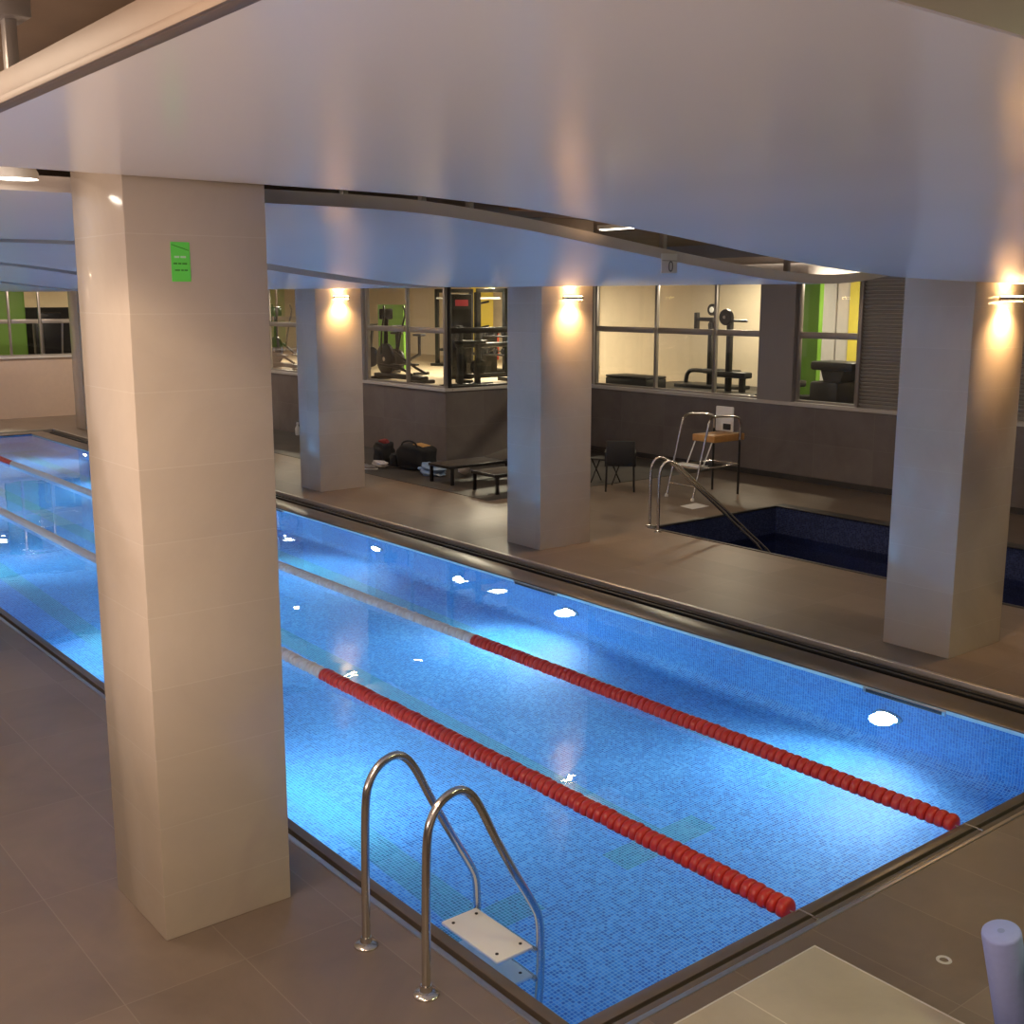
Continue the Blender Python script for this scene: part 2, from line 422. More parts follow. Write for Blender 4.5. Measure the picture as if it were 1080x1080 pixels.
# ---------------------------------------------------------------- plunge pool
pl = thing('plunge_pool', 'dark sunken plunge pool lined with navy mosaic behind the right column', 'plunge pool', (0, 0, 0), kind='structure')
basin(PX0, PX1, PY0, PY1, 1.0, .1, top=0.).build('basin', M['navy'], pl, recalc=False)
MB().quad((PX0, PY0, -.42), (PX1, PY0, -.42), (PX1, PY1, -.42), (PX0, PY1, -.42)).build('water', M['water_dark'], pl, smooth=False, recalc=False)
frame_mb(PX0-.06, PX1+.06, PY0-.05, PY1+.25, PX0, PX1, PY0, PY1, -.02, .012, .004).build('rim', M['deck_dark'], pl)

# ---------------------------------------------------------------- columns
PROF1 = [(1.04, 3.735), (3.5, 3.73), (4.3, 3.695), (4.95, 3.635), (5.45, 3.59), (6.4, 3.48), (7.2, 3.405), (8.0, 3.355), (9.04, 3.33), (10.6, 3.31)]
PROF2 = [(1.04, 3.70), (3.6, 3.71), (4.1, 3.70), (4.9, 3.63), (5.6, 3.54), (6.35, 3.445), (7.2, 3.35), (7.95, 3.305), (8.45, 3.32), (9.07, 3.40), (9.8, 3.50), (10.6, 3.56)]
def prof_z(y, second):
    P = PROF2 if second else PROF1
    if y <= P[0][0]: return P[0][1]
    for (a, za), (b, zb) in zip(P, P[1:]):
        if y <= b:
            return za+(zb-za)*(y-a)/(b-a)
    return P[-1][1]
def smooth_z(y, second=True): return sum(prof_z(y+d*.08, second) for d in range(-3, 4))/7
COLS = [(-5.24, 1.96, .70, 'tall beige tiled column nearest the camera with a green notice'),
        (-5.31, 9.28, .88, 'tiled column beyond the plunge rail with a glowing wall light, near the louvres'),
        (-11.06, 9.31, .86, 'middle tiled column across the pool between loungers and black chairs'),
        (-16.78, 9.34, .86, 'tiled column across the pool in front of the black sports bag'),
        (-22.5, 9.34, .86, 'narrow pale column half hidden behind the tall front column'),
        (-28.3, 9.34, .86, 'tiled column at the far end of the pool, hidden by the front column'),
        (.4, 9.28, .86, 'tiled column outside the frame beyond the shallow end'),
        (-11.0, 1.96, .70, 'tiled column on the near deck outside the frame')]
for x, y, w, lab in COLS:
    o = MB().box(x-.68, x, y, y+w, 0, ZC, .006).build('column', M['col']); tag(o, lab, 'column', 'tiled columns round the pool', 'structure')

def sconce(x, y, z, label, e=95):
    t = thing('wall_light', label, 'wall light', (x+.001, y, z), group='up and down wall lights on the columns')
    MB().box(0, .025, -.05, .05, -.03, .03, .006).build('back_plate', M['alu'], t)
    MB().box(.02, .115, -.135, .135, -.018, .018, .006).build('housing', M['alu'], t)
    for s in (1, -1):
        mb = MB(); mb.box(.030, .105, -.12, .12, min(s*.0185, s*.026), max(s*.0185, s*.026), .002); mb.build('lens', M['sconce_lens'], t)
        light('sconce_spot', 'SPOT', (x+.075, y, z+s*.05), e, (1., .58, .25), rot=(PI if s > 0 else 0, 0, 0), spot_size=math.radians(140), spot_blend=1., shadow_soft_size=.03)
    return t
sconce(-5.31+.002, 9.76, 3.19, 'glowing wall light on the column by the louvres')
sconce(-11.06+.002, 9.77, 3.19, 'glowing wall light on the middle column across the pool')
sconce(-16.78+.002, 9.78, 3.19, 'glowing wall light on the column in front of the black bag')
sconce(-22.5+.002, 9.78, 3.19, 'glowing wall light hidden behind the tall front column')

# ---------------------------------------------------------------- suspended gloss panels
Y0, Y1 = 1.04, 10.6
ys = [Y0+i*(Y1-Y0)/60 for i in range(61)]
PANELS = [(-5.215, -1.32, 'big pale gloss ceiling panel hanging over the ladder end of the pool'),
          (-11.03, -5.96, 'second gloss ceiling panel along the pool, white number tag on its rim'),
          (-16.75, -11.78, 'third gloss ceiling panel along the pool, over the sun loungers'),
          (-22.47, -17.5, 'fourth gloss ceiling panel along the pool, over the column hidden by the front column'),
          (-28.25, -23.22, 'fifth gloss ceiling panel, over the far end of the pool'), ]
for i, (x0, x1, lab) in enumerate(PANELS):
    t = thing('ceiling_panel', lab, 'ceiling panel', ((x0+x1)/2, 6, 3.8), group='suspended gloss ceiling panels over the pool')
    ox, oy, oz = t.location
    mb = MB(); nx = 2
    prev = None
    for y in ys:
        z = smooth_z(y, i > 0)
        row = [mb.bm.verts.new((x-ox, y-oy, z-oz+dz)) for dz in (0, .02) for x in (x0, x1)]
        if prev:
            a, b = prev, row
            mb.bm.faces.new((a[0], a[1], b[1], b[0])); mb.bm.faces.new((a[2], b[2], b[3], a[3]))
            mb.bm.faces.new((a[0], b[0], b[2], a[2])); mb.bm.faces.new((a[1], a[3], b[3], b[1]))
        else: mb.bm.faces.new((row[0], row[2], row[3], row[1]))
        prev = row
    mb.bm.faces.new((prev[0], prev[1], prev[3], prev[2]))
    mb.build('membrane', M['panel'], t, angle=40)
    mb = MB()
    def strip(xa, xb):
        pr = None
        for y in ys:
            z = smooth_z(y, i > 0)
            row = [mb.bm.verts.new((x-ox, y-oy, z-oz+dz)) for x, dz in ((xa, 0), (xb, 0), (xb, .075), (xa, .075))]
            if pr:
                for k in range(4): mb.bm.faces.new((pr[k], pr[(k+1) % 4], row[(k+1) % 4], row[k]))
            else: mb.bm.faces.new(row)
            pr = row
        mb.bm.faces.new(pr[::-1])
    strip(x0-.012, x0-.001); strip(x1+.001, x1+.012)
    strip_mat = M['rim']
    mb.build('rim', strip_mat, t, angle=40)
    mb = MB()
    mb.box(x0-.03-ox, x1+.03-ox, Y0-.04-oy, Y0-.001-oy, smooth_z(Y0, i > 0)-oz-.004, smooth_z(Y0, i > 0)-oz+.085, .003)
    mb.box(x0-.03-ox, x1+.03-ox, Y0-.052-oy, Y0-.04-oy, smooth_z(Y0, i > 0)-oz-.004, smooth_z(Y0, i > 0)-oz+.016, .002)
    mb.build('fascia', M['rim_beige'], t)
    mb = MB(); z = smooth_z(Y1, i > 0); mb.box(x0-.03-ox, x1+.03-ox, Y1+.001-oy, Y1+.03-oy, z-.004-oz, z+.1-oz, .003); mb.build('fascia', M['rim'], t)
    # hangers up to the slab
    for hx, hy in ([(x1-.06, y) for y in (3.56, 4.11, 4.47, 6.22, 7.65)] + [(x0+1.30, 1.14), (x1-1.0, 1.14)]):
        z = smooth_z(hy, i > 0)+.02
        mb = MB(); mb.box(hx-.022-ox, hx+.022-ox, hy-.018-oy, hy+.018-oy, z-oz, ZC-oz, .002)
        mb.box(hx-.07-ox, hx+.07-ox, hy-.05-oy, hy+.05-oy, ZC-.12-oz, ZC-oz, .004)
        mb.build('hanger', M['alu'], t)

# number tag on the rim of the second panel
t = thing('number_sign', 'small white tag with the figure 0 on the rim of the second ceiling panel', 'sign', (-5.935, 6.20, 3.44))
MB().box(-.004, .004, -.08, .08, -.07, .07, .001).build('card', M['white'], t)
text_mb('0', .11, M['ink_grey'], 'numeral', t, (.0055, .012, -.025), (PI/2, 0, PI/2))
MB().box(.0042, .0052, -.075, .075, .018, .022).build('rule', M['ink_grey'], t, smooth=False)

# duct above the panels, warm light put into its wood colour; little lamp
t = thing('duct_box', 'duct box with warm light put into its colour, in the gap between the first two ceiling panels', 'duct', (-6.2, 5.42, 3.80))
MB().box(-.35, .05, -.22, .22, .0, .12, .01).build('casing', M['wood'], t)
MB().box(-.3, .0, -.15, .15, .12, ZC-3.80, .0).build('drop', M['slab'], t)
t = thing('pin_spot', 'small white lamp on a bracket beside the duct box above the panels', 'lamp', (-6.05, 5.64, 3.80))
MB().box(-.02, .02, .06, .085, -.08, ZC-3.80, .003).build('bracket', M['white'], t)
MB().tube([(0, .07, .09), (0, -.06, .075)], .035, 14).build('head', M['white'], t)
light('duct_spot', 'SPOT', (-5.7, 5.5, 3.86), 5, (1., .6, .3), rot=Vector((-.45, -.1, .0)).to_track_quat('-Z', 'Y').to_euler(), spot_size=2.0, spot_blend=.8, shadow_soft_size=.04)

# round downlight at the first gap
t = thing('downlight', 'round glowing downlight in the gap between panels above the front column', 'lamp', (-5.75, 1.66, 3.735))
MB().lathe([(.095, .0), (.095, .03), (.08, .06)], n=28, cap=False).build('ring', M['white'], t)
MB().lathe([(.088, .004), (.001, .003)], n=28, cap=False).build('lens', M['down_lens'], t)
MB().tube([(0, 0, .06), (0, 0, ZC-3.735)], .02, 10).build('stem', M['alu'], t)
light('downlight_spot', 'SPOT', (-5.75, 1.66, 3.71), 5, (1., .8, .58), spot_size=2.2, spot_blend=.8, shadow_soft_size=.1)

# ---------------------------------------------------------------- notice on the front column
t = thing('notice_sign', 'bright green paper notice stuck on the tall front column', 'notice', (-5.2385, 2.216, 3.36))
MB().box(0, .0015, -.046, .046, -.09, .09).build('sheet', M['sticker'], t, smooth=False)
for zz, hh, mat, spans in ((.022, .009, 'ink_pale', ((-.03, -.006), (.0, .026))), (-.008, .006, 'ink_green', ((-.036, -.018), (-.013, .002), (.007, .03))), (-.038, .006, 'ink_green', ((-.03, -.006), (.0, .012), (.016, .032)))):
    mb = MB()
    for p, q in spans: mb.box(.0016, .0022, p, q, zz-hh/2, zz+hh/2)
    mb.build('printed_line', M[mat], t, smooth=False)
MB().tube([(.002, -.042, .078), (.002, .0, .065), (.002, .04, .052)], .0014, 6).build('line', M['ink_green'], t)

# ---------------------------------------------------------------- shell: walls, ceiling, gym
GZ = 1.32
struct('ceiling', MB().box(-39, 4, .0, 23, ZC, ZC+.2), M['slab'])
# side of the building under and beside the gallery
struct('wall_near', MB().box(XEND, 4, -.16, -.01, 0, 1.15), M['gwall'])
struct('wall_right', MB().box(3., 3.2, .55, WALL2, 0, ZC), M['gwall'])
struct('wall_back', MB().box(XEND, XC-.001, WALL1, WALL1+.14, 0, 1.38), M['gwall'])
struct('wall_side', MB().box(XC-.14, XC, WALL1+.0005, WALL2, 0, 1.38), M['gwall'])
struct('wall_rear', MB().box(XC-.14, 3., WALL2, WALL2+.14, 0, 1.32), M['gwall'])
struct('wall_end', MB().box(XEND-.14, XEND, .55, WALL1+.14, 0, 1.58), M['lounge'])
struct('trim_back', MB().box(XEND, XC+.03, WALL1-.04, WALL1+.14, 1.38, 1.44, .006), M['sill'])
struct('trim_side', MB().box(XC-.14, XC+.04, WALL1+.141, WALL2, 1.38, 1.44, .006), M['sill'])
struct('trim_rear', MB().box(XC+.04, 3., WALL2-.04, WALL2+.14, 1.32, 1.39, .006), M['sill'])
struct('trim_end', MB().box(XEND-.14, XEND+.04, .55, WALL1-.04, 1.58, 1.64, .006), M['sill'])
struct('baseboard_rear', MB().box(XC, 3., WALL2-.02, WALL2, 0, .10), M['deck_dark'])
# gym floor and shell
mb = MB(); mb.box(-38.5, XEND-.14, .55, 22, GZ-.1, GZ); mb.box(XEND-.14, XC-.14, WALL1+.14, 22, GZ-.1, GZ); mb.box(XC-.14, 3, WALL2+.14, 22, GZ-.1, GZ)
struct('floor_gym', mb, M['gym_floor'])
struct('floor_rubber', MB().box(-18.2, -8.2, WALL2+.15, 19.49, GZ, GZ+.006), M['black_plastic'])
struct('wall_gym_back', MB().box(-38.6, 3.2, 22, 22.15, GZ-.1, ZC), M['cream'])
struct('wall_gym_left', MB().box(-38.6, -38.45, .55, 22, GZ-.1, ZC), M['cream'])
struct('wall_gym_partition', MB().box(-20.9, -8.2, 19.5, 19.6, GZ, ZC), M['cream'])
struct('wall_lintel', MB().box(XEND, XC, WALL1+.02, WALL1+.12, 3.72, ZC), M['pier'])
struct('wall_lintel_side', MB().box(XC-.12, XC-.02, WALL1+.12, WALL2, 3.72, ZC), M['pier'])
struct('wall_lintel_rear', MB().box(XC-.12, 3, WALL2+.02, WALL2+.12, 3.72, ZC), M['pier'])
struct('wall_lintel_end', MB().box(XEND-.12, XEND-.02, .55, WALL1, 3.72, ZC), M['pier'])
# piers of solid wall between the windows
struct('wall_pier_back', MB().box(-24.35, -21.45, WALL1, WALL1+.14, 1.44, 3.72), M['pier'])
struct('wall_pier_rear', MB().box(-13.55, -12.78, WALL2-.05, WALL2+.14, 1.39, 3.72), M['pier'])
struct('wall_pier_rear_two', MB().box(XC-.14, -18.05, WALL2-.001, WALL2+.14, 1.39, 3.72), M['pier'])
struct('wall_pier_end', MB().box(XEND-.14, XEND, 10.55, WALL1, 1.64, 3.72), M['pier'])

def window(n, axis, at, spans, z0, z1, mat, rail=True, zr=2.555):
    """axis 'x': runs along x at y=at; 'y': runs along y at x=at. spans: list of (a,b) glass fields"""
    t = thing('window_%d' % n, None, None, (0, 0, 0), kind='structure')
    mb = MB(); a0 = spans[0][0]; b1 = spans[-1][1]; w = .055
    def bx(a, b, za, zb, d0=-.03, d1=.05):
        if axis == 'x': mb.box(a, b, at+d0, at+d1, za, zb, .004)
        else: mb.box(at+d0, at+d1, a, b, za, zb, .004)
    bx(a0-w, b1+w, z0, z0+.04); bx(a0-w, b1+w, z1-.04, z1)
    edges = [a0-w/2]+[(s[1]+q[0])/2 for s, q in zip(spans, spans[1:])]+[b1+w/2]
    for e in edges: bx(e-w/2, e+w/2, z0+.04, z1-.04)
    if rail:
        for a, b in spans: bx(a, b, zr-.055, zr+.055, -.025, .045)
    mb.build('frame', mat, t)
    for a, b in spans:
        m2 = MB()
        if axis == 'x': m2.quad((a, at+.01, z0+.03), (b, at+.01, z0+.03), (b, at+.01, z1-.03), (a, at+.01, z1-.03))
        else: m2.quad((at+.01, a, z0+.03), (at+.01, b, z0+.03), (at+.01, b, z1-.03), (at+.01, a, z1-.03))
        m2.build('pane', M['glass'], t, smooth=False)
window(1, 'x', WALL1+.06, [(-21.35, -19.93), (-19.75, -18.55)], 1.44, 3.72, M['alu'])
window(2, 'x', WALL1+.06, [(-27.4, -26.0), (-25.85, -24.42)], 1.44, 3.72, M['alu'])
window(3, 'y', XC-.08, [(WALL1+.17, 14.75), (14.85, 16.45)], 1.44, 3.72, M['bronze'])
window(4, 'x', WALL2+.06, [(-17.92, -16.28), (-16.16, -14.74), (-14.62, -13.62)], 1.39, 3.72, M['alu'])
window(5, 'x', WALL2+.06, [(-12.72, -11.55)], 1.39, 3.72, M['alu'])
window(6, 'y', XEND-.08, [(2.0, 3.9), (4.1, 6.0), (6.1, 7.5), (7.6, 8.82), (8.9, 9.60), (9.68, 10.45)], 1.64, 3.72, M['alu'])
# louvred screen
t = thing('louvre_screen', 'grey horizontal louvre screen above the sill beside the right column', 'louvre', (0, 0, 0))
mb = MB()
mb.box(-11.5, -11.44, WALL2-.02, WALL2+.12, 1.39, 3.72, .004); mb.box(-8.2, -8.14, WALL2-.02, WALL2+.12, 1.39, 3.72, .004); mb.box(-4.2, -4.14, WALL2-.02, WALL2+.12, 1.39, 3.72, .004)
mb.box(-11.44, -4.2, WALL2+.10, WALL2+.12, 1.39, 3.72)
mb.build('frame', M['alu'], t)
mb = MB(); z = 1.43
while z < 3.7:
    Mx = Matrix.Translation((0, WALL2+.045, z)) @ Matrix.Rotation(math.radians(-38), 4, 'X')
    mb.box(-11.44, -8.2, -.034, .034, -.004, .004, mat=Mx); mb.box(-8.14, -4.2, -.034, .034, -.005, .005, mat=Mx); z += .06
mb.build('slats', M['louvre'], t, smooth=False)

# painted panels inside the gym
struct('wall_green_end', MB().box(-33.6, -33.5, 8.75, 9.62, GZ, ZC), M['green'])
struct('wall_dark_end', MB().box(-34.6, -34.5, 9.65, 12.4, GZ, 2.9), M['dark'])
struct('wall_green_left', MB().box(-27.1, -25.85, 17.0, 17.1, GZ, 3.0), M['green'])
struct('wall_green_rear', MB().box(-14.0, -13.6, 18.3, 18.42, GZ, ZC), M['green'])
struct('wall_yellow', MB().box(-27.5, -27.4, 20.4, 21.2, GZ, ZC), M['yellow'])
struct('wall_yellow_rear', MB().box(-13.70, -13.2, 19.38, 19.49, GZ+.006, ZC), M['yellow'])
struct('door_1', MB().box(-14.45, -14.05, 19.43, 19.49, GZ+.006, 3.6, .004).box(-14.01, -13.72, 19.43, 19.49, GZ+.006, 3.6, .004), M['sill'])

# gym ceiling lights
gl = None
for i, (x, y) in enumerate(((-21.6, 16.8), (-24.5, 18.8), (-23.1, 16.8), (-30.5, 15.9), (-15.5, 18.2), (-12.2, 18.2), (-35.5, 9.), (-35.5, 14.))):
    loc = (x, y, ZC-.3)
    if gl is None:
        gl = thing('ceiling_light', 'flat rectangular light on the gym ceiling', 'ceiling light', loc, group='flat lights on the gym ceiling')
        MB().box(-.3, .3, -.16, .16, 0, .3, .004).build('housing', M['white'], gl)
        MB().box(-.27, .27, -.13, .13, -.006, -.0005).build('diffuser', M['gym_lens'], gl, smooth=False)
    else: dup(gl, loc)
    light('gym_area', 'AREA', (x, y, ZC-.34), 150 if i < 4 else 95, (1., .86, .62), shape='RECTANGLE', size=.5, size_y=.25)

# ---------------------------------------------------------------- pool ladder
t = thing('pool_ladder', 'shiny steel pool ladder with two looped handrails and white steps', 'pool ladder', (-4.315, 2.73, 0))
ox, oy, oz = t.location
def arc_smooth(pts, n=4):
    P = [Vector(p) for p in pts]; out = []
    for i in range(len(P)-1):
        p0, p1, p2, p3 = P[max(i-1, 0)], P[i], P[i+1], P[min(i+2, len(P)-1)]
        for k in range(n):
            u = k/n
            out.append(.5*((2*p1)+(p2-p0)*u+(2*p0-5*p1+4*p2-p3)*u*u+(3*p1-p0-3*p2+p3)*u**3))
    out.append(P[-1]); return out
railp = [(2.73, .0), (2.735, .40), (2.745, .74), (2.77, .86), (2.83, .935), (2.915, .962), (2.985, .93), (3.05, .84), (3.14, .66), (3.27, .42), (3.375, .235), (3.415, .14), (3.425, .0), (3.425, -.3), (3.40, -.9)]
for x in (-4.58, -4.05):
    r = MB().tube(arc_smooth([(x-ox, y-oy, z) for y, z in railp], 5), .0215, 18).build('handrail', M['steel'], t, angle=50)
    MB().lathe([(.062, .0), (.062, .008), (.055, .016), (.03, .024), (.026, .05), (.0225, .05)], (x-ox, 0, .0), n=28, cap=False).build('flange', M['steel'], r)
for k, z in enumerate((-.028, -.33, -.60)):
    s = MB().box(-4.555-ox, -4.075-ox, 3.17-oy, 3.40-oy, z-.02, z+.012, .008).build('step', M['white'], t)
    for bx_, by_ in ((-4.50, 3.21), (-4.13, 3.21), (-4.50, 3.36), (-4.13, 3.36)): MB().lathe([(.009, .0), (.009, .004), (.005, .006)], (bx_-ox, by_-oy, z+.012), n=10).build('bolt', M['dark'], s)
    MB().box(-4.58-ox, -4.05-ox, 3.39-oy, 3.42-oy, z-.03, z-.005, .004).build('bracket', M['steel'], t)

# ---------------------------------------------------------------- lane ropes
fm = MB(); fm.lathe([(.016, -.029), (.044, -.0295), (.058, -.025), (.066, -.014), (.068, 0), (.066, .014), (.058, .025), (.044, .0295), (.016, .029)], axis='x', n=22)
fred = fm.build('float', M['red'], None, angle=60)
fw_ = MB(); fw_.lathe([(.016, -.029), (.04, -.0295), (.055, -.024), (.062, 0), (.055, .024), (.04, .0295), (.016, .029)], axis='x', n=18); fwhite = fw_.build('float', M['whitefloat'], None, angle=60)
ZR = -.012
def float_mass(xs_, mat, name, t, y):
    mb = MB()
    for x in xs_: mb.lathe([(.016, -.029), (.045, -.0295), (.061, -.012), (.061, .012), (.045, .0295), (.016, .029)], (x-t.location.x, 0, 0), axis='x', n=12)
    o = mb.build(name, mat, t); o['kind'] = 'stuff'; return o
first = True
for y, lab in ((4.68, 'lane rope with red end floats passing beside the ladder'), (6.30, 'lane rope with red end floats lying nearer the far pool wall')):
    t = thing('lane_rope', lab, 'lane rope', (XA, y, ZR), group='lane ropes dividing the pool')
    mb = MB().tube([(-24.95, 0, 0), (-.0, 0, .0), (.03, 0, .035), (.12, 0, .036)], .004, 8); mb.build('cable', M['cable'], t)
    MB().tube([(.12, 0, .030), (.15, 0, .030)], .008, 8).build('hook', M['steel'], t)
    x = -.055
    for k in range(100):
        src = fred if k < 80 else fwhite
        o = src if (first and k in (0, 80)) else src.copy()
        if o is not src: C.objects.link(o)
        o.parent = t; o.location = (x, R.uniform(-.004, .004), R.uniform(-.004, .003)); o.rotation_euler = (R.uniform(0, 3), R.uniform(-.03, .03), R.uniform(-.04, .04))
        o['label'] = 'red plastic float' if k < 80 else 'white plastic float'
        x -= .0622
    first = False
    xw = []; xr = []
    while x > -24.85:
        (xw if x > -20.05 else xr).append(x+XA); x -= .0622
    float_mass(xw, M['whitefloat'], 'white_floats', t, y); float_mass(xr, M['red'], 'red_floats', t, y)

# ---------------------------------------------------------------- tiled block at the shallow end, ring on the floor, foam noodles
t = thing('tiled_block', 'low block topped with pale beige tiles at the shallow end of the pool', 'tiled block', (-2.78, 3.93, 0))
MB().box(.004, 2.6, -2.9, -.004, 0, .388).build('body', M['gwall'], t, smooth=False)
MB().box(.006, 2.6, -2.9, -.006, .389, .4, .002).build('tile_top', M['bench_tile'], t)
mb = MB(); mb.box(0, .007, -2.9, 0, .38, .402, .001); mb.box(.007, 2.6, -.007, 0, .38, .402, .001); mb.build('edge_trim', M['sill'], t)
o = MB().lathe([(.022, 0), (.024, .004), (.03, .006), (.036, .004), (.038, 0), (.022, 0)], (-2.70, 4.88, .0), n=24, cap=False).build('floor_ring', M['sill']); tag(o, 'small pale ring lying on the deck near the foam noodles', 'ring')
def noodle(px, py, top, lean, mat, lab):
    t = thing('foam_noodle', lab, 'foam noodle', (px, py, .012))
    a = Vector((0, 0, 0)); b = Vector((lean[0], lean[1], top-.012)); d = (b-a).normalized()
    r = .074
    pts = [a+(b-a)*u for u in (0, .25, .5, .75, .985, .995, 1.0)]
    MB().tube(pts, [r, r, r, r, r, r*.97, r*.9], 26).build('foam', mat, t, angle=50)
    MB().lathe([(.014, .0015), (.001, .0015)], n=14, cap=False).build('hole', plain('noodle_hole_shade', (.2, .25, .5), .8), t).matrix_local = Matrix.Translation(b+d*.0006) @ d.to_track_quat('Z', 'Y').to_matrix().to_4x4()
noodle(-1.96, 4.25, .79, (-.045, -.22), M['noodle_blue'], 'pale blue foam noodle standing on end at the shallow end')
noodle(-1.79, 4.33, .755, (-.055, -.20), M['noodle_green'], 'green foam noodle standing beside the pale blue one')

# ---------------------------------------------------------------- handrails of the plunge pool
t = thing('plunge_rail', 'pair of bent steel handrails leading down into the plunge pool', 'handrail', (-10.96, 11.36, 0))
for dx, dy in ((0, 0), (-.36, .20)):
    pts = []
    for s, z in ((0, 0), (.0, .5), (.005, .78), (.04, .92), (.12, .985), (.21, .965), (.30, .89), (.5, .70), (.9, .34), (1.25, .0), (1.6, -.34), (1.66, -.6)):
        pts.append((dx+s*.6, dy+s*.8, z))
    r = MB().tube(arc_smooth(pts, 4), .021, 14).build('rail', M['steel'], t, angle=50)
    MB().lathe([(.06, 0), (.06, .008), (.03, .02), (.022, .03)], (dx, dy, 0), n=20, cap=False).build('flange', M['steel'], r)

# ---------------------------------------------------------------- lifeguard chair
t = thing('lifeguard_chair', 'tall steel tube lifeguard chair with wooden seat and white back board', 'lifeguard chair', (-12.6, 13.56, 0))
def seg(a, b, r=.019): return MB().tube([a, b], r, 12)
for px in (-.31, .26):
    leg = MB().tube(arc_smooth([(px, 0, .0), (px, .17, .62), (px, .33, 1.2), (px, .37, 1.27), (px, .45, 1.315), (px, .75, 1.31), (px, 1.0, 1.28), (px, 1.09, 1.2), (px, 1.1, .9)], 4), .019, 14).build('front_leg', M['steel'], t, angle=50)
    MB().lathe([(.028, 0), (.028, .035), (.02, .045)], (px, 0, 0), n=14).build('foot', M['white'], leg)
    seg((px*.98, 1.1, 0), (px*.98, 1.1, 1.05)).build('rear_leg', M['dark'], t)
for z in (.22, .50):
    seg((-.31, .275*z, z), (.26, .275*z, z), .013).build('rung', M['steel'], t)
MB().box(-.30, .25, .15, .36, .515, .535, .005).build('foot_board', M['white'], t)
for px in (-.2, .16): seg((px, .35, .53), (px, .54, .90), .012).build('stay', M['white'], t)
seg((-.3, 1.1, .5), (.25, 1.1, .5), .014).build('rail', M['steel'], t)
for px in (-.31, .26): seg((px, .15, .5), (px*.98, 1.1, .5), .012).build('rail', M['steel'], t)
MB().box(-.24, .24, .50, 1.24, .89, 1.0, .012).build('seat', M['wood'], t)
MB().box(-.30, .08, 1.12, 1.15, 1.005, 1.42, .02).build('back_board', M['white'], t)
MB().box(-.12, .04, 1.105, 1.119, 1.04, 1.14, .005).build('pouch', M['black_plastic'], t)

# ---------------------------------------------------------------- black chairs
def chair_parts(t, dz=0.):
    MB().box(-.22, .22, -.22, .22, .43, .46, .012).build('seat', M['black_plastic'], t)
    mb = MB(); 
    mb.box(-.24, .24, .215, .255, .46, .86, .015); mb.build('backrest', M['black_plastic'], t)
    for sx in (-1, 1):
        for sy in (-1, 1):
            top = .84 if sy > 0 else .64
            MB().tube([(sx*.235, sy*.225, 0), (sx*.225, sy*.215, .44), (sx*.225, sy*.235, top)], .016, 8).build('leg', M['black_plastic'], t)
        MB().box(sx*.235-.025, sx*.235+.025, -.24, .21, .42, .66, .01).build('armrest', M['black_plastic'], t)
ch = thing('armchair', 'black plastic armchair standing by the gym wall behind the middle column', 'chair', (-13.86, 13.42, 0), math.radians(-134))
chair_parts(ch)
tb = thing('side_table', 'small dark folding table beside the black armchair', 'table', (-14.55, 13.75, 0), .3)
MB().box(-.24, .24, -.2, .2, .42, .445, .008).build('tabletop', M['black_plastic'], tb)
for sx in (-1, 1):
    MB().tube([(sx*.21, -.17, 0), (sx*.21, .17, .42)], .012, 8).build('leg', M['dark'], tb); MB().tube([(sx*.19, .17, 0), (sx*.19, -.17, .42)], .012, 8).build('leg', M['dark'], tb)

# ---------------------------------------------------------------- sun loungers
def lounger(t):
    L, W, H = 1.95, .62, .32
    mb = MB()
    for sx in (-1, 1): mb.box(sx*W/2-.02, sx*W/2+.02, 0, L, H-.03, H+.02, .006)
    mb.box(-W/2, W/2, 0, .04, H-.03, H+.02, .006); mb.box(-W/2, W/2, L-.04, L, H-.03, H+.02, .006); mb.build('frame', M['dark'], t)
    mb = MB(); mb.box(-W/2+.02, W/2-.02, .03, 1.2, H+.005, H+.025, .006); mb.build('bed_sling', M['brown_fabric'], t)
    mb = MB(); mb.box(-W/2+.02, W/2-.02, 0, .72, 0, .02, .006, Matrix.Translation((0, 1.21, H+.01)) @ Matrix.Rotation(math.radians(12), 4, 'X')); mb.build('back_sling', M['brown_fabric'], t)
    for sx in (-1, 1):
        for yy, lean in ((.06, -.04), (1.75, .05)):
            MB().box(sx*W/2-.018, sx*W/2+.018, yy-.03, yy+.03, 0, H-.03, .006).build('leg', M['dark'], t)
LG = [(-16.26, 'dark sun lounger with slim legs, end one beside the blue plastic bag'), (-15.05, 'dark sun lounger with slim legs, half behind the middle column')]
base = None
for x, lab in LG:
    if base is None:
        base = thing('sun_lounger', lab, 'sun lounger', (x, 11.38, 0), 0, 'dark sun loungers by the gym wall'); lounger(base)
    else: dup(base, (x, 11.42, 0), None, lab)

# ---------------------------------------------------------------- bags and clutter by the wall
t = thing('sports_bag', 'bulky black sports bag with a tan patch lying by the gym wall', 'bag', (-17.95, 12.05, .006), .25)
MB().blob((0, 0, .24), .43, .30, .27, 3, .045, 4, .5).build('body', M['black_fabric'], t)
MB().tube(arc_smooth([(-.2, -.18, .36), (-.17, -.2, .50), (0, -.19, .55), (.17, -.2, .50), (.2, -.18, .36)]), .016, 8).build('handle', M['black_fabric'], t)
MB().box(-.05, .20, -.12, .12, .468, .49, .008, Matrix.Rotation(math.radians(8), 4, 'Y')).build('patch', M['tan'], t)
MB().blob((-.43, -.05, .15), .12, .2, .15, 8, .08, 3, .55).build('side_pocket', M['black_fabric'], t)
t = thing('rucksack', 'dark rucksack with a red cloth on top beside the column across the pool', 'bag', (-18.85, 11.9, .006))
MB().blob((0, 0, .21), .24, .2, .26, 11, .08, 4, .6).build('body', M['black_fabric'], t)
MB().blob((.02, .0, .44), .14, .1, .06, 12, .15, 2).build('cloth', M['redcloth'], t)
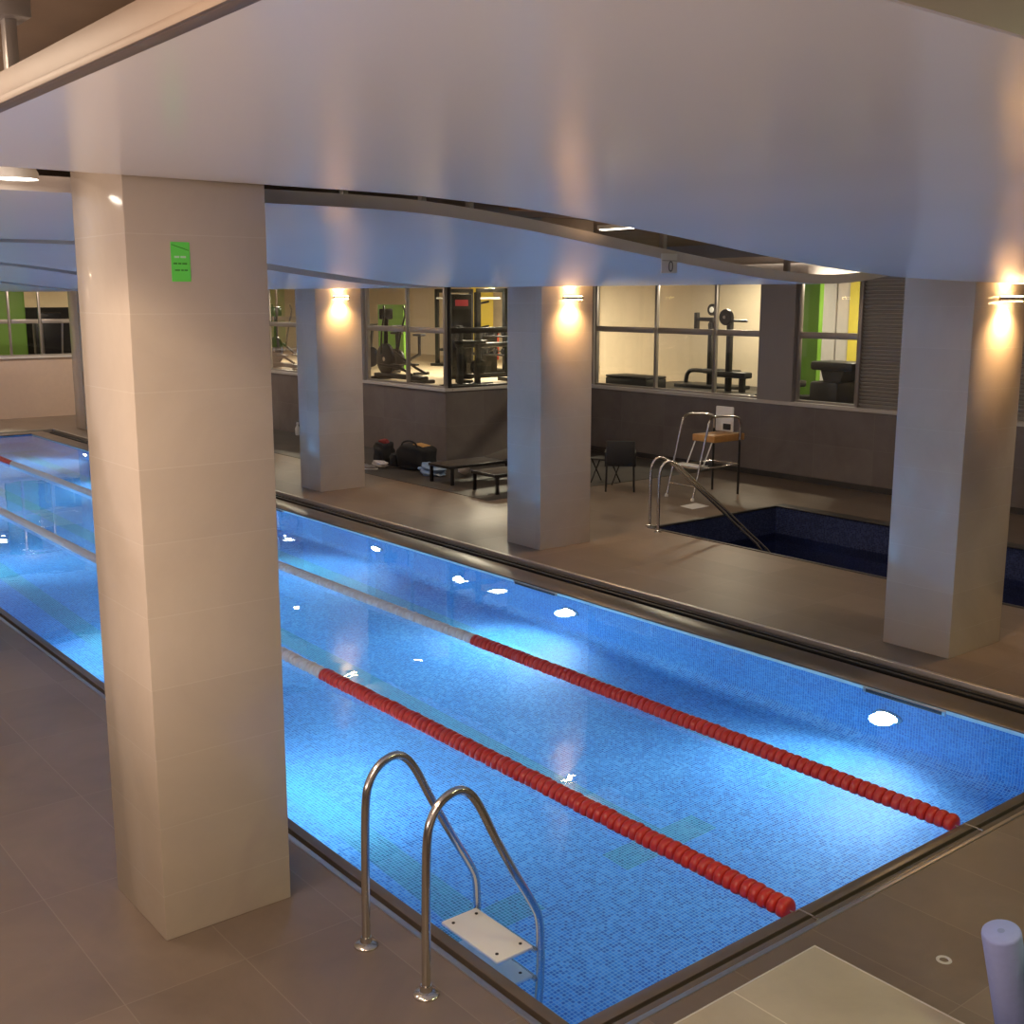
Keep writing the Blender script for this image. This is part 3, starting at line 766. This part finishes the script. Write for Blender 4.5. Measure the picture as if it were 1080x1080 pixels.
t = MB().blob((-17.15, 11.85, .11), .29, .2, .12, 21, .2, 4, .8).build('plastic_bag', M['bluebag']); tag(t, 'crumpled pale blue plastic bag lying next to the black sports bag', 'plastic bag')
t = MB().blob((-16.78, 12.3, .12), .14, .1, .1, 25, .14, 2).build('towel', M['towel']); tag(t, 'small folded white towel behind the first dark lounger', 'towel')
t = MB().blob((-18.55, 11.62, .07), .2, .12, .07, 31, .2).build('cloth_heap', M['towel']); tag(t, 'crumpled pale cloth lying in front of the bags', 'cloth')
t = MB().blob((-19.05, 11.38, .065), .2, .13, .06, 35, .2).build('jumper', M['black_fabric']); tag(t, 'dark jumper lying beside the crumpled pale cloth', 'clothing')
for k, (x, y, rz) in enumerate(((-18.72, 11.35, .4), (-18.45, 11.34, .8))):
    t = thing('shoe', ('grey shoe on the floor next to the column', 'grey shoe on the floor under the crumpled cloth')[k], 'shoe', (x, y, .006), rz, 'pair of grey shoes')
    MB().blob((0, 0, .045), .13, .05, .04, 40, .08, 2).build('upper', M['alu'], t); MB().box(-.14, .14, -.05, .05, 0, .018, .008).build('sole', M['white'], t)
t = thing('spray_bottle', 'white spray bottle standing against the wall beyond the front column', 'bottle', (-24.2, 12.9, .006))
MB().lathe([(.05, 0), (.055, .02), (.055, .16), (.025, .22), (.02, .25)], n=18).build('body', M['white'], t); MB().box(-.02, .06, -.015, .015, .25, .30, .005).build('trigger', M['white'], t)
o = MB().prism([(-12.14, 13.07), (-12.17, 13.46), (-11.86, 13.42), (-11.84, 13.02)], 'z', .0005, .006).build('paper_sheet', M['white'], smooth=False); tag(o, 'white sheet of paper on the floor below the lifeguard chair', 'paper')

# ---------------------------------------------------------------- gym machines
def flywheel(t, c, r, axis='y', mat=None, name='flywheel'):
    return MB().lathe([(.02, -.05), (r*.9, -.05), (r, -.03), (r, .03), (r*.9, .05), (.02, .05)], c, axis, 28).build(name, mat or M['dark'], t)
t = thing('elliptical_trainer', 'black elliptical trainer with a big flywheel behind the first gym window', 'exercise machine', (-22.3, 14.4, GZ), 0)
flywheel(t, (-.35, 0, .48), .36); MB().lathe([(.05, -.06), (.05, .06)], (-.35, 0, .48), 'y', 16).build('hub', M['steel'], t)
MB().box(-.7, 1.2, -.12, .12, .06, .16, .02).build('base_rail', M['dark'], t)
MB().box(-.75, -.6, -.3, .3, 0, .08, .02).build('stabiliser', M['dark'], t); MB().box(1.05, 1.2, -.3, .3, 0, .08, .02).build('stabiliser', M['dark'], t)
for s in (-1, 1):
    MB().tube([(-.3, s*.2, .5+s*.14), (.55, s*.2, .32), (1.0, s*.2, .2)], .03, 10).build('pedal_arm', M['dark'], t)
    MB().box(.2, .62, s*.2-.07, s*.2+.07, .36, .40, .02).build('pedal', M['black_plastic'], t)
    MB().tube(arc_smooth([(-.2, s*.22, .6), (-.1, s*.26, 1.1), (.05, s*.28, 1.5), (.0, s*.26, 1.68)]), .022, 10).build('handle', M['dark'], t)
MB().tube([(-.35, 0, .8), (-.3, 0, 1.4)], .05, 12).build('mast', M['dark'], t); MB().box(-.36, -.28, -.17, .17, 1.38, 1.62, .02).build('console', M['screen'], t)
t2 = dup(t, (-27.9, 14.5, GZ), None, 'black elliptical trainer seen through the window beside the front column')
t = thing('exercise_bike', 'black exercise bike standing behind the elliptical trainer in the gym', 'exercise machine', (-24.0, 15.9, GZ), .2)
flywheel(t, (-.4, 0, .35), .27)
MB().tube([(-.5, 0, .1), (.4, 0, .5), (.4, 0, .95)], .04, 10).build('frame', M['dark'], t); MB().box(.25, .55, -.1, .1, .94, 1.0, .03).build('saddle', M['black_plastic'], t)
MB().tube([(-.4, 0, .4), (-.3, 0, 1.15)], .04, 10).build('mast', M['dark'], t); MB().tube([(-.3, -.25, 1.18), (-.3, .25, 1.18)], .02, 8).build('handlebar', M['dark'], t)
for x in (-.55, .45): MB().box(x-.05, x+.05, -.25, .25, 0, .07, .02).build('foot', M['dark'], t)
dup(t, (-25.6, 16.2, GZ), .5, 'black exercise bike, second behind the elliptical trainer')
# dumbbell rack
t = thing('dumbbell_rack', 'dark rack with two rows of dumbbells behind the second pane of the gym window', 'rack', (-22.2, 17.6, GZ), .0)
mb = MB()
for x in (-.75, .75): mb.box(x-.04, x+.04, -.25, .25, 0, 1.15, .01)
mb.build('upright', M['dark'], t)
for z in (.5, .95): MB().box(-.8, .8, -.2, .2, z-.03, z, .005).build('shelf', M['dark'], t)
db = None
for z in (.5, .95):
    for k in range(5):
        loc = (-22.2-.6+k*.3, 17.6, GZ+z+.072)
        lab = 'black dumbbell %s from the end of the %s shelf of the gym rack' % (('first', 'second', 'third', 'fourth', 'fifth')[k], 'lower' if z < .7 else 'upper')
        if db is None:
            db = thing('dumbbell', lab, 'dumbbell', loc, 0, 'dumbbells on the gym rack')
            for s in (-1, 1): MB().lathe([(.03, s*.06-.03), (.065, s*.06-.03), (.065, s*.06+.03), (.03, s*.06+.03)], (0, s*.06, 0), 'y', 12).build('weight', M['dark'], db)
            MB().tube([(0, -.1, 0), (0, .1, 0)], .016, 8).build('grip', M['steel'], db)
        else: dup(db, loc, None, lab)
# squat stand by the corner window
t = thing('press_stand', 'black press stand with a cross foot close to the corner window of the gym', 'exercise machine', (-19.35, 14.55, GZ), 0)
MB().box(-.05, .05, -.95, .38, .02, .12, .012).build('foot_bar', M['dark'], t)
for y in (-.9, .05, .32): MB().box(-.3, .3, y-.05, y+.05, 0, .07, .01).build('foot', M['dark'], t)
MB().box(-.05, .05, -.05, .05, .1, 1.98, .008).build('upright', M['dark'], t); MB().box(-.05, .05, -.50, -.40, .1, 1.3, .008).build('upright', M['dark'], t)
MB().box(-.06, .06, -.55, .2, .92, 1.0, .01).build('crossbar', M['dark'], t)
for z in (1.25, 1.75): MB().tube([(0, .06, z), (.0, .3, z+.04)], .022, 8).build('hook', M['dark'], t)
t = thing('weight_bench', 'black padded weight bench behind the press stand in the gym', 'bench', (-20.7, 15.8, GZ), PI/2)
MB().box(-.75, .75, -.16, .16, .78, .88, .03).build('pad', M['black_plastic'], t)
MB().box(-.8, .8, -.04, .04, .1, .2, .01).build('rail', M['dark'], t)
for x in (-.6, .6):
    MB().box(x-.04, x+.04, -.04, .04, .1, .79, .005).build('post', M['dark'], t); MB().box(x-.05, x+.05, -.28, .28, 0, .08, .01).build('foot', M['dark'], t)
for k in range(2): flywheel(t, (-.45+.1*k, -.26, .36), .16, 'y', M['dark'], 'plate')
t = thing('drinks_fridge', 'tall dark drinks fridge with a red header in the gym', 'fridge', (-23.3, 17.0, GZ), -.5)
t.location = (-22.0, 16.05, GZ)
MB().box(-.26, .26, -.24, .24, 0, 1.95, .02).build('body', M['dark'], t)
MB().box(.261, .27, -.21, .21, .25, 1.6, .004).build('door', M['screen'], t); MB().box(.261, .272, -.15, .15, 1.68, 1.82, .01).build('header', M['fridge_lit'], t)
t = thing('cable_machine', 'red and black cable machine at the back of the gym behind the bench', 'exercise machine', (-23.6, 18.2, GZ), .0)
for s in (-1, 1): MB().box(-.05+s*.55, .05+s*.55, -.05, .05, 0, 2.1, .01).build('upright', M['dark'], t)
MB().box(-.6, .6, -.05, .05, 2.0, 2.1, .01).build('top_bar', M['dark'], t)
MB().box(-.15, .15, -.14, .14, .3, 1.0, .02).build('weight_cover', M['red_panel'], t); MB().box(-.2, .2, -.5, -.1, .42, .5, .03).build('seat', M['black_plastic'], t)
MB().box(-.6, .6, -.3, .3, 0, .07, .01).build('base', M['dark'], t); MB().tube([(-.5, -.1, 1.85), (.5, -.1, 1.85)], .025, 8).build('pull_bar', M['white'], t)
dup(t, (-26.2, 18.9, GZ), .4, 'red and black cable machine, second at the back of the gym')
# machines behind the rear windows
t = thing('pulldown_machine', 'black pulldown machine with a round pulley behind the rear gym window', 'exercise machine', (-16.45, 18.5, GZ+.006), 0)
MB().box(-.05, .05, -.05, .05, .06, 1.35, .01).build('upright', M['dark'], t)
MB().box(-.42, .06, -.04, .04, 1.38, 1.46, .01).build('arm', M['dark'], t); MB().box(-.45, -.37, -.05, .05, 1.22, 1.56, .01).build('arm_end', M['dark'], t)
p_ = MB().lathe([(.05, -.03), (.12, -.03), (.12, .03), (.05, .03)], (.02, 0, 1.62), 'y', 22).build('pulley', M['dark'], t); MB().lathe([(.06, -.035), (.06, .035)], (.02, 0, 1.62), 'y', 16).build('pulley_hub', M['white'], p_)
MB().lathe([(.02, -.03), (.09, -.03), (.09, .03), (.02, .03)], (.02, 0, 1.30), 'y', 20).build('pulley', M['dark'], t)
MB().tube(arc_smooth([(-.68, 0, .05), (-.64, 0, .25), (-.5, 0, .34), (-.1, 0, .34)]), .045, 10).build('frame', M['dark'], t)
MB().box(-.1, .75, -.14, .14, .30, .40, .03).build('seat', M['black_plastic'], t); MB().box(-.7, .8, -.35, .35, 0, .07, .01).build('base', M['dark'], t)
t = thing('plate_stand', 'black barbell stand carrying a round weight plate behind the rear gym window', 'exercise machine', (-14.95, 17.35, GZ+.006), 0)
MB().box(-.05, .05, -.05, .05, .05, 1.5, .01).build('upright', M['dark'], t)
flywheel(t, (0, -.12, 1.50), .155, 'y', M['dark'], 'plate'); MB().lathe([(.03, -.06), (.03, .06)], (0, -.13, 1.50), 'y', 14).build('plate_hub', M['alu'], t)
MB().tube([(0, -.0, 1.43), (.42, .0, 1.43)], .025, 8).build('bar', M['dark'], t)
MB().box(-.3, .5, -.12, .12, .34, .46, .03).build('seat', M['black_plastic'], t); MB().box(-.5, .9, -.35, .35, 0, .08, .01).build('base', M['dark'], t); MB().box(.3, .4, -.05, .05, .06, .36, .01).build('post', M['dark'], t)
t = thing('bench_press', 'low dark bench with wide base behind the rear gym window', 'bench', (-13.5, 17.3, GZ+.006), 0)
MB().box(-.45, .30, -.2, .2, .26, .38, .03).build('pad', M['black_plastic'], t); MB().box(-.5, .35, -.3, .3, 0, .1, .02).build('base', M['dark'], t)
for x in (-.3, .2): MB().box(x-.06, x+.06, -.06, .06, .08, .28, .01).build('post', M['dark'], t)
t = thing('rowing_mat_box', 'low dark storage bench along the rear gym window', 'bench', (-17.25, 17.15, GZ+.006), 0); t.name = 'storage_bench'
MB().box(-.65, .55, -.3, .3, .03, .22, .02).build('body', M['dark'], t); MB().box(-.65, .55, -.3, .3, .225, .27, .015).build('lid', M['black_plastic'], t)
t = thing('treadmill', 'stacked black gym equipment in front of white doors behind the window', 'exercise machine', (-12.46, 17.4, GZ+.006), 0)
MB().box(-.25, .35, -.5, .5, 0, .42, .06).build('deck', M['black_plastic'], t)
MB().prism([(-.12, .40), (.22, .40), (.30, .62), (-.2, .62)], 'y', -.25, .25).build('neck', M['black_plastic'], t)
MB().box(-.40, .5, -.3, .3, .60, .76, .05).build('console', M['black_plastic'], t)
MB().box(-.62, -.27, -.4, -.1, 0, .14, .03).build('step', M['dark'], t)
t = thing('stepper', 'dark fitness machine behind the end wall windows', 'exercise machine', (-33.3, 10.2, GZ), 0)
MB().box(-.4, .4, -.5, .4, 0, .3, .05).build('base', M['dark'], t); MB().box(-.3, .0, -.4, .35, .3, 1.2, .05).build('tower', M['black_plastic'], t)
MB().box(-.1, .1, -.3, .3, 1.2, 1.45, .04).build('console', M['screen'], t)
for s in (-1, 1): MB().tube([(.1, s*.25, .3), (.2, s*.28, 1.25)], .03, 8).build('handle', M['alu'], t)

# ---------------------------------------------------------------- gallery light behind the camera, added fills, downlights
light('panel_fill', 'AREA', (-3.5, -3.0, 1.4), 150, (1., .76, .66), rot=Vector((-.1, .85, .42)).to_track_quat('-Z', 'Y').to_euler(), shape='RECTANGLE', size=5., size_y=1.2)  # added fill, aimed up to brighten the first ceiling panel
light('gallery_area', 'AREA', (-1.2, -1.6, 4.3), 80, (1., .74, .52), rot=Vector((-.55, .75, -.5)).to_track_quat('-Z', 'Y').to_euler(), shape='RECTANGLE', size=3.5, size_y=1.6)
def add_fill_strip(x, y, e, lab, col=(1., .80, .62), L=1.6):  # fixtures added as fill, to brighten the decks and the end wall
    t = thing('fill_strip', lab, 'ceiling light', (x, y, ZC), group='added fill strips under the slab')
    MB().box(-L/2, L/2, -.07, .07, -.06, -.001, .005).build('housing', M['white'], t)
    MB().box(-L/2+.03, L/2-.03, -.05, .05, -.066, -.0605).build('diffuser', M['gym_lens'], t, smooth=False)
    light('fill_area', 'AREA', (x, y, ZC-.09), e, col, shape='RECTANGLE', size=L, size_y=.3)
for i, x in enumerate((-1.5, -4.5, -8.0, -12., -17., -23.)): add_fill_strip(x, .3, 50, 'added fill strip under the slab over the near deck', (1., .74, .52))
for i, x in enumerate((-4., -7.5, -11., -14.5, -20., -26.)): add_fill_strip(x, 10.98, 35, 'added fill strip under the slab behind the far ends of the panels', (1., .78, .58))
add_fill_strip(-.3, 5., 42, 'added fill strip under the slab over the shallow end', (.97, 1., .50)); add_fill_strip(-.3, 9., 55, 'added fill strip under the slab over the shallow end', (.97, 1., .50))  # added fill, yellow-green to tint the shallow end
for y in (5.5, 9.5): add_fill_strip(-30.3, y, 75, 'added fill strip under the slab beyond the far end of the pool', (1., .80, .62))
for x in (-19.05, -24.3):
    t = thing('downlight', 'small round downlight under the slab near the gym wall', 'lamp', (x, 12.76, ZC-.05), group='downlights near the gym wall')
    MB().lathe([(.10, .05), (.10, 0), (.08, 0)], n=24, cap=False).build('ring', M['white'], t); MB().lathe([(.08, .006), (.001, .004)], n=24, cap=False).build('lens', M['sun_lens'], t)
    light('downlight_spot', 'SPOT', (x, 12.76, ZC-.07), 9, (1., .86, .66), spot_size=2.0, spot_blend=.8, shadow_soft_size=.1)

w = bpy.data.worlds.new('world'); sc.world = w; w.use_nodes = True
w.node_tree.nodes['Background'].inputs[0].default_value = (.55, .41, .35, 1); w.node_tree.nodes['Background'].inputs[1].default_value = .74

# ---------------------------------------------------------------- camera
cd = bpy.data.cameras.new('camera'); cam = bpy.data.objects.new('camera', cd); C.objects.link(cam); sc.camera = cam
cd.sensor_width = 36; cd.sensor_fit = 'HORIZONTAL'; cd.lens = 36*1214.1/1080; cd.clip_end = 200; cd.clip_start = .05
yaw, pitch, roll = 2.4669, .1845, .0009
fw = Vector((math.cos(yaw)*math.cos(pitch), math.sin(yaw)*math.cos(pitch), -math.sin(pitch))); rt = Vector((math.sin(yaw), -math.cos(yaw), 0)); up = rt.cross(fw)
r2 = rt*math.cos(roll)+up*math.sin(roll); u2 = -rt*math.sin(roll)+up*math.cos(roll)
m = Matrix((r2, u2, -fw)).transposed().to_4x4(); m.translation = (0, 0, 3.2); cam.matrix_world = m

# ---------------------------------------------------------------- render look
sc.view_settings.view_transform = 'Standard'; sc.view_settings.look = 'None'; sc.view_settings.gamma = 1.0; sc.view_settings.use_curve_mapping = False
sc.view_settings.exposure = 0.0
cy = sc.cycles
cy.max_bounces = 10; cy.diffuse_bounces = 4; cy.glossy_bounces = 5; cy.transmission_bounces = 8; cy.transparent_max_bounces = 10
cy.sample_clamp_indirect = 6.0; cy.use_denoising = True; cy.caustics_refractive = True; cy.caustics_reflective = True; cy.blur_glossy = .6
